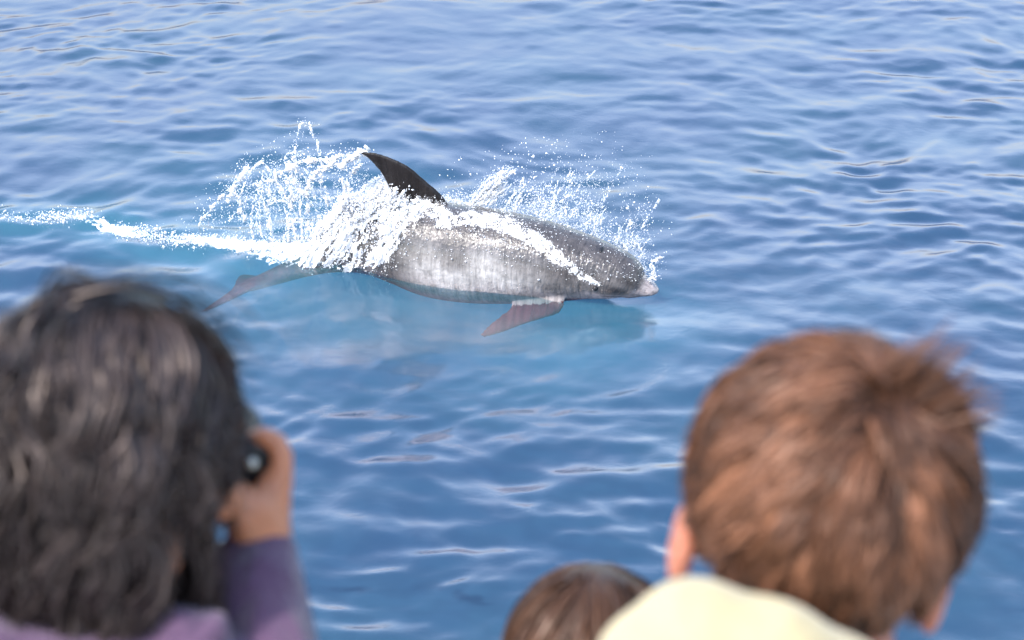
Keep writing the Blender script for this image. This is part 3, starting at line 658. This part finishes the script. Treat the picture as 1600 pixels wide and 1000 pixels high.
def rodr(v, k, a):
    """rotate rows v about unit rows k by angles a"""
    c, s = np.cos(a)[:, None], np.sin(a)[:, None]
    return v*c+np.cross(k, v)*s+k*(v*k).sum(-1, keepdims=True)*(1-c)
def grow_hair(F, E, cen, n, clumps, mask, whorl, length, lift, steps, width, seed, tone=(.55, 1.5), swirl=.3, jit=.30, attract=.6,
              drop=None, wave=None, grav=0., frizz=0., lifts=(.35, 1.15), flyaways=None, cap=True, capmask=None):
    """strands combed over the head ellipsoid E (radii, in the head frame, about cen) away from a whorl; returns ribbons"""
    r = np.random.default_rng(seed); E = np.asarray(E); cen = np.asarray(cen); whorl = unit(whorl)
    def roots(k):
        out = np.zeros((0, 3))
        while len(out) < k:
            q = r.normal(size=(k*2, 3)); q /= np.linalg.norm(q, axis=1)[:, None]; q = q[mask(q)]; out = np.concatenate([out, q])
        return out[:k]
    Q = roots(n); K = roots(clumps)
    near = np.array([np.argmax(q@K.T) for q in Q])
    p_ang = r.normal(0, jit, clumps); p_lift = r.uniform(*lifts, clumps); p_tone = np.exp(r.normal(0, .42, clumps)); p_len = r.uniform(.8, 1.15, clumps); p_ph = r.uniform(0, 6.283, clumps); p_ax = r.uniform(-.9, .9, clumps)
    gdn = F.R.T@np.array([0, 0, -1.])                      # down, in the head frame
    def path(q, ci, ja, jl):
        N = len(q); p = q*E; out = np.zeros((N, steps+1, 3)); nn = q/E; nn /= np.linalg.norm(nn, axis=1)[:, None]
        out[:, 0] = p-nn*.002; L = length(q)*p_len[ci]*jl; lf = lift(q)*p_lift[ci]*ja
        cur = p.copy(); free = np.zeros(N)
        for s in range(steps):
            qn = cur/E; rad = np.linalg.norm(qn, axis=1)[:, None]; qn = qn/rad
            nn = qn/E; nn /= np.linalg.norm(nn, axis=1)[:, None]
            t = qn-whorl; t = t-nn*(t*nn).sum(1)[:, None]; t /= np.linalg.norm(t, axis=1)[:, None]+1e-6
            a = p_ang[ci]+swirl*np.exp(-((qn-whorl)**2).sum(1)/.15)
            if grav:
                gt = gdn[None]-nn*(nn@gdn)[:, None]; t = t+gt*grav*(qn[:, 1] < .3)[:, None]; t /= np.linalg.norm(t, axis=1)[:, None]+1e-6
            t = rodr(t, nn, a)
            if drop is not None:                           # long hair lets go of the head and hangs
                w = np.clip((drop-(qn@gdn*-1))/.45, 0, 1)[:, None]*.93 if False else np.clip((qn@gdn+drop)/.5, 0, 1)[:, None]*.93
                t = t*(1-w)+gdn[None]*w; t /= np.linalg.norm(t, axis=1)[:, None]
            cur = cur+t*(L/steps)[:, None]
            u = (s+1)/steps
            qn = cur/E; rad = np.linalg.norm(qn, axis=1); qn = qn/rad[:, None]
            on = qn*E; nn = qn/E; nn /= np.linalg.norm(nn, axis=1)[:, None]
            tgt = on+nn*(lf*min(1, u*2.2)**.7)[:, None]
            if drop is not None:
                hang = np.clip((qn@gdn)/.35, 0, 1)[:, None]
                cur2 = tgt*(1-hang)+cur*hang
            else: cur2 = tgt
            pos = cur2.copy()
            if wave is not None:
                amp, lam = wave; arc = u*L; sd_ = np.cross(t, nn)
                ph = p_ph[ci]+arc*6.283/(lam*(.65+.75*(p_lift[ci]-.35)/.8))
                pos = pos+(sd_*np.sin(ph)[:, None]+nn*(np.cos(ph)*.8+.5)[:, None])*(amp*min(1, u*2.5)*(.6+.7*u))*(p_lift[ci]*np.where(q[:, 0]+q[:, 1] > .25, .22, 1.0))[:, None]
            cur = cur2; out[:, s+1] = pos
        return out
    PQ = path(Q, near, r.uniform(.6, 1.25, n), r.uniform(.75, 1.1, n))
    PK = path(K, np.arange(clumps), np.ones(clumps), np.ones(clumps))
    w = (attract*np.linspace(0, 1, steps+1)**.8)[None, :, None]
    PQ = PQ+(PK[near]-PQ)*w+r.normal(0, .0012, (n, 1, 3))*np.linspace(0, 1, steps+1)[None, :, None]
    if frizz:
        q1, q2 = r.normal(0, frizz, (n, 1, 3)), r.normal(0, frizz, (n, 1, 3)); uu_ = np.linspace(0, 1, steps+1)[None, :, None]
        PQ = PQ+uu_*(q1*np.sin(uu_*r.uniform(4, 14, (n, 1, 1)))+q2*np.cos(uu_*r.uniform(4, 14, (n, 1, 1))))
    tn = p_tone[near]*r.uniform(*tone, n)
    if flyaways is not None:
        FP = flyaways(r, steps); PQ = np.concatenate([PQ, FP]); tn = np.concatenate([tn, np.full(len(FP), .8)])
    return strips(F, cen, PQ, tn, width, r, E if cap else None, capmask)
def strips(F, cen, PQ, tn, width, r, E, capmask):
    N, M = PQ.shape[:2]
    T = np.gradient(PQ, axis=1); T /= np.linalg.norm(T, axis=2)[..., None]+1e-9
    out = PQ/np.linalg.norm(PQ, axis=2)[..., None]
    s = np.cross(T, out); s /= np.linalg.norm(s, axis=2)[..., None]+1e-9; o2 = np.cross(s, T)
    a = r.normal(0, .6, (N, 1, 1)); s = s*np.cos(a)+o2*np.sin(a)
    wd = width*np.interp(np.linspace(0, 1, M), [0, .15, .7, 1], [.7, 1, .9, .25])[None, :, None]*r.uniform(.7, 1.3, (N, 1, 1))
    V = np.stack([PQ-s*wd, PQ+s*wd], 2).reshape(-1, 3)
    b = (np.arange(N)[:, None]*M+np.arange(M-1)[None])*2
    Fc = np.stack([b, b+1, b+3, b+2], -1).reshape(-1, 4); tone = np.repeat(tn, M*2)
    if E is not None:                                      # the hair close to the scalp
        nu, nv = 48, 28; cv = []
        for i in range(nv+1):
            for j in range(nu):
                a1, a2 = math.pi*i/nv, 2*math.pi*j/nu; cv.append((math.sin(a1)*math.cos(a2), math.sin(a1)*math.sin(a2), math.cos(a1)))
        cv = np.array(cv); cf = np.array([(i*nu+j, (i+1)*nu+j, (i+1)*nu+(j+1) % nu, i*nu+(j+1) % nu) for i in range(nv) for j in range(nu)])
        keep = capmask(cv)[cf].all(1); cf = cf[keep]
        Fc = np.concatenate([Fc, cf+len(V)]); V = np.concatenate([V, cv*(E+.002)]); tone = np.concatenate([tone, np.full(len(cv), .45)])
    W = F.O+(V+cen)@F.R.T
    return W, Fc, tone
def hair_obj(root, data, mat):
    o = mesh_obj('hair', data[0], data[1], mat); attr(o, 'tone', data[2]); parent_keep(o, root); return o

# ---- man with short brown hair, pale yellow jacket
FM = Frame(at_dist(1290, 778, 1.5), 3, 8, 11)
SKIN_M = skin_mat('skin_fair', (.40, .155, .095), .5)
CREAM = cloth_mat('pale_yellow_fleece', (.36, .30, .165), 9., .5)
zz = np.array([0, 0, 1.])
def arms_on_rail(F, S, sp=.24, reach=.34):
    f = unit([F.f[0], F.f[1], 0]); r = unit([F.r[0], F.r[1], 0]); out = []
    for sg in (1, -1):
        el = F.O+r*sg*sp*S+f*.10*S-zz*.55*S; wr = F.O+r*sg*sp*.8*S+f*reach*S-zz*.60*S
        out.append((el, wr, unit(f-zz*.2), -zz))
    return out
man, tp, c, R, f, r = figure(FM, 1.0, SKIN_M, CREAM, DENIM, arms_on_rail(FM, 1.0), 'person', 'person with short wind-ruffled brown hair and pale yellow jacket', yaw=5, voxel=.0065)
def epx(so, px, py, depth, rx, ry, rz=.05, rot=0.):
    """cloth lump given by its outline in the photograph and its distance"""
    k = depth/FPX; a = math.radians(rot)
    vr = np.array([1, 0, 0]); vu = np.array([0, SP, CP]); vf = np.array([0, CP, -SP])
    so.ball(at_dist(px, py, depth), (rx*k, rz, ry*k), np.stack([vr*math.cos(a)-vu*math.sin(a), vf, vr*math.sin(a)+vu*math.cos(a)], 1))
epx(tp, 1085, 1010, 1.37, 112, 112, .05); epx(tp, 1020, 1060, 1.38, 100, 118, .05); epx(tp, 1190, 1040, 1.37, 140, 112, .05, 12); epx(tp, 1290, 1090, 1.38, 130, 110, .05, 20)
epx(tp, 1120, 1140, 1.38, 190, 130, .06)
tp.melt('jacket', .008, .5, CREAM, None, 6); jk = bpy.data.objects['jacket']; parent_keep(jk, man)
HAIR_M = hair_mat('brown_hair', (.100, .044, .024), .45, .30)
E_M = np.array([.083, .102, .089])
def mask_m(q): return (q[:, 2] > -.95) & ~((q[:, 1] > .55) & (q[:, 2] < .55)) & ~((np.abs(q[:, 0]) > .70) & (q[:, 2] < -.36) & (q[:, 1] > -.45)) & ~((q[:, 1] > .25) & (q[:, 2] < -.2))
def fly_m(r, steps):
    n = 230; out = np.zeros((n, steps+1, 3)); tuft = r.integers(0, 6, n)
    tb = np.array([(.010+.009*k, -.035+.008*(k % 3), .088-.007*k) for k in range(9)]); td = np.array([(.30+.07*k, -.15+.1*(k % 2), 1.0-.06*k) for k in range(9)])
    for s in range(steps+1):
        u = s/steps; L = (.020+.026*((tuft*37) % 5)/5)
        out[:, s] = tb[tuft]+td[tuft]*(L*u)[:, None]+np.array([.010, 0, .004])*u*u
    return out+r.normal(0, .0045, (n, 1, 3))+r.normal(0, .007, (n, 1, 3))*np.linspace(0, 1, steps+1)[None, :, None]
hd = grow_hair(FM, E_M, (0, -.010, .012), 17000, 300, mask_m, (.32, -.40, .86), lambda q: np.where(q[:, 2] > .2, .062, .050-.012*(q[:, 2] < -.5)), lambda q: np.where(q[:, 2] > -.1, .015, .015+.010*np.clip(q[:, 2]+.1, -1, 0)),
               8, .00075, 3, swirl=.15, jit=.20, grav=1.6, frizz=.0015, lifts=(.6, 1.0), flyaways=fly_m, capmask=mask_m)
hair_obj(man, hd, HAIR_M)

# ---- child with straight brown hair by the rail
FC = Frame(at_dist(925, 1040, 2.15), 8, 10, 0)
SKIN_C = skin_mat('skin_child', (.38, .18, .11))
TEE = cloth_mat('blue_tee', (.10, .17, .28))
child, tp, c, R, f, r = figure(FC, .76, SKIN_C, TEE, DENIM, arms_on_rail(FC, .76, .22, .28), 'person', 'small person with straight dark brown hair beside the pale yellow jacket', yaw=5, voxel=.0065)
sh = tp.melt('shirt', .010, .5, TEE, None, 4); parent_keep(sh, child)
HAIR_C = hair_mat('dark_brown_hair', (.070, .034, .020), .42, .3)
def mask_c(q): return ~((q[:, 1] > .5) & (q[:, 2] < .5)) & (q[:, 2] > -.9)
hd = grow_hair(FC, (.076, .090, .086), (0, -.010, .012), 9000, 200, mask_c, (.05, .1, .99), lambda q: np.full(len(q), .17), lambda q: np.full(len(q), .009), 12, .0008, 8, swirl=.0, jit=.10, attract=.5, drop=-.05, capmask=mask_c)
hair_obj(child, hd, HAIR_C)

# ---- person with wavy dark hair, purple hoodie, taking a picture
FW = Frame(at_dist(170, 706, 1.6), 45, 6, 4)
SKIN_W = skin_mat('skin_tan', (.44, .175, .085))
PURPLE = cloth_mat('purple_fleece', (.076, .036, .080), 10., 1.0)
CAMC = at_dist(330, 736, 1.71)
hw = lambda px, py, d=1.68: at_dist(px, py, d)
def camera_hand(so):
    """right hand holding the camera: index finger arched over the shutter, thumb on the back"""
    so.tube([hw(404, 905), hw(406, 862), hw(409, 825), hw(422, 785)], [.025, .0225, .0235, .0150], 16)
    so.ball(hw(392, 812, 1.67), (.020, .018, .026)); so.ball(hw(425, 790, 1.69), (.015, .018, .030))
    so.tube([hw(432, 785), hw(439, 745), hw(442, 712), hw(433, 690), hw(414, 681), hw(396, 683, 1.69)], [.0115, .0095, .0088, .0086, .0082, .0072], 12)
    for i, (dx, dd) in enumerate(((0, .018), (1, .036), (2, .053))):      # the other fingers round the front of the grip
        so.tube([hw(430-2*i, 796+12*i, 1.685+dd), hw(436-2*i, 768+14*i, 1.70+dd), hw(428-2*i, 757+14*i, 1.72+dd), hw(404, 758+14*i, 1.73+dd), hw(388, 764+14*i, 1.725+dd)], [.0105, .0105, .0098, .0090, .0078], 12)
    so.tube([hw(392, 832, 1.665), hw(378, 806, 1.656), hw(371, 782, 1.658), hw(368, 762, 1.664)], [.0135, .0125, .0108, .0088], 12)
fw = unit([FW.f[0], FW.f[1], 0]); rw = unit([FW.r[0], FW.r[1], 0])
cy_ = math.radians(14); cf_ = np.array([math.sin(cy_), math.cos(cy_), 0]); cr_ = np.array([math.cos(cy_), -math.sin(cy_), 0])
left = (FW.O-rw*.20+fw*.12-zz*.36, CAMC-cr_*.115-cf_*.01-zz*.09, unit(cf_*.8+cr_*.6+zz*.1), zz)
right = (at_dist(452, 1330, 1.57), hw(404, 862), unit(zz), -rw)
wom, tp, c, R, f, r = figure(FW, .93, SKIN_W, PURPLE, DENIM, [right, left], 'person', 'person with wavy dark hair and purple hoodie holding up a black camera', yaw=32, voxel=.0048, thin=.92, hand_fn=camera_hand)
tp.tube([hw(403, 858), hw(403, 872), hw(404, 890), hw(408, 908), hw(408, 926), hw(412, 945), hw(412, 963), hw(416, 984, 1.67), hw(418, 1010, 1.66), hw(440, 1150, 1.62)], [.0275, .0305, .0270, .0325, .0285, .0345, .0305, .0365, .0345, .044], 18)
epx(tp, 40, 1062, 1.56, 150, 100, .05, -4); epx(tp, 175, 1082, 1.57, 120, 110, .05, 6); epx(tp, 300, 1040, 1.585, 62, 85, .035); epx(tp, 338, 985, 1.58, 26, 36, .022); epx(tp, 280, 972, 1.58, 40, 30, .025)
epx(tp, -60, 1035, 1.55, 130, 90, .05); epx(tp, 345, 960, 1.69, 34, 115, .03); epx(tp, 190, 1110, 1.57, 190, 120, .05)
hoodie = tp.melt('hoodie', .0075, .5, PURPLE, None, 3); parent_keep(hoodie, wom)
cuff = Solid(); cuff.tube([hw(404, 856), hw(408, 874)], [.0275, .0285], 18); cf = cuff.melt('cuff', .004, .5, PURPLE, None, 2); parent_keep(cf, wom)
HAIR_W = hair_mat('black_brown_hair', (.017, .012, .0115), .42, .5)
E_W = np.array([.079, .096, .103])
def mask_w(q): return ~((q[:, 1] > .62) & (q[:, 2] < .45)) & (q[:, 2] > -.75) & ~((q[:, 1] > .40) & (q[:, 2] < .15))
def fly_w(r, steps):
    n = 30; out = np.zeros((n, steps+1, 3)); a = r.uniform(0, 1, n)
    P0 = np.array([0., -.02, .108]); P1 = np.array([.03, .05, .128]); P2 = np.array([.05, .092, .045])
    for s in range(steps+1):
        u = s/steps; out[:, s] = P0*(1-u)**2+2*u*(1-u)*P1+P2*u*u
    return out+r.normal(0, .010, (n, 1, 3))+np.sin(np.linspace(0, 5, steps+1))[None, :, None]*r.normal(0, .004, (n, 1, 3))
hd = grow_hair(FW, E_W, (0, -.010, .018), 11000, 170, mask_w, (-.05, .25, .96), lambda q: np.where(q[:, 0]+q[:, 1] > .45, .105, .235+.06*q[:, 2]-.11*(q[:, 1] > .15)), lambda q: .011+.008*np.clip(-q[:, 2], 0, 1)-.006*np.clip(q[:, 1]+.1, 0, 1), 18, .0010, 4, tone=(.45, 1.7), swirl=.2, jit=.34, attract=.60, frizz=.005,
               drop=-.12, wave=(.0150, .060), flyaways=fly_w, capmask=mask_w)
hair_obj(wom, hd, HAIR_W)

# ---- the camera in that hand
m = NT('black_plastic'); g4 = m.n('ShaderNodeNewGeometry')
BLK = m.done(m.n('ShaderNodeBsdfPrincipled', Base_Color=rgba(.010, .010, .011), Roughness=.45, Normal=m.n('ShaderNodeBump', Strength=.2, Distance=.001, Height=m.noise(g4.outputs['Position'], 900, 2).outputs[0])))
m = NT('silver_dial'); SIL = m.done(m.n('ShaderNodeBsdfPrincipled', Base_Color=rgba(.62, .64, .56), Roughness=.3, Metallic=.6))
m = NT('lens_glass'); LENS = m.done(m.n('ShaderNodeBsdfPrincipled', Base_Color=rgba(.01, .012, .02), Roughness=.03))
pc = bpy.data.objects.new('photo_camera', None); col.objects.link(pc)
pc.matrix_world = Matrix.Translation(Vector(CAMC)) @ Matrix(np.stack([cr_, cf_, zz], 1).tolist()).to_4x4()
tag(pc, 'black camera held up to the face of the person in the purple hoodie', 'camera')
bb = box('camera_body', (-.062, -.018, -.034), (.040, .018, .030), BLK, pc)
t = Solid(); t.tube([(.036, .002, -.030), (.038, .004, 0), (.036, .002, .024)], [.016, .0175, .0155], 14); t.melt('grip', .003, .5, BLK, pc, 2)
t = Solid(); t.tube([(-.012, .016, -.004), (-.012, .05, -.004), (-.012, .075, -.004)], [.030, .029, .026], 24); t.melt('lens', .003, .4, BLK, pc, 1)
t = Solid(); t.ball((-.012, .084, -.004), (.021, .006, .021)); t.melt('lens_glass', .003, .5, LENS, pc, 1)
t = Solid(); t.ball((-.012, -.004, .036), (.020, .020, .014)); t.melt('viewfinder', .003, .5, BLK, pc, 2)
t = Solid(); t.tube([(.0, -.019, .012), (.0, -.026, .012)], .0095, 14); t.melt('eyecup', .0025, .3, BLK, pc, 1)
t = Solid(); t.ball(np.array(pc.matrix_world.inverted() @ Vector(at_dist(395, 724, 1.672))), (.0042, .0042, .0042)); t.melt('dial', .0012, .3, SIL, pc, 1)
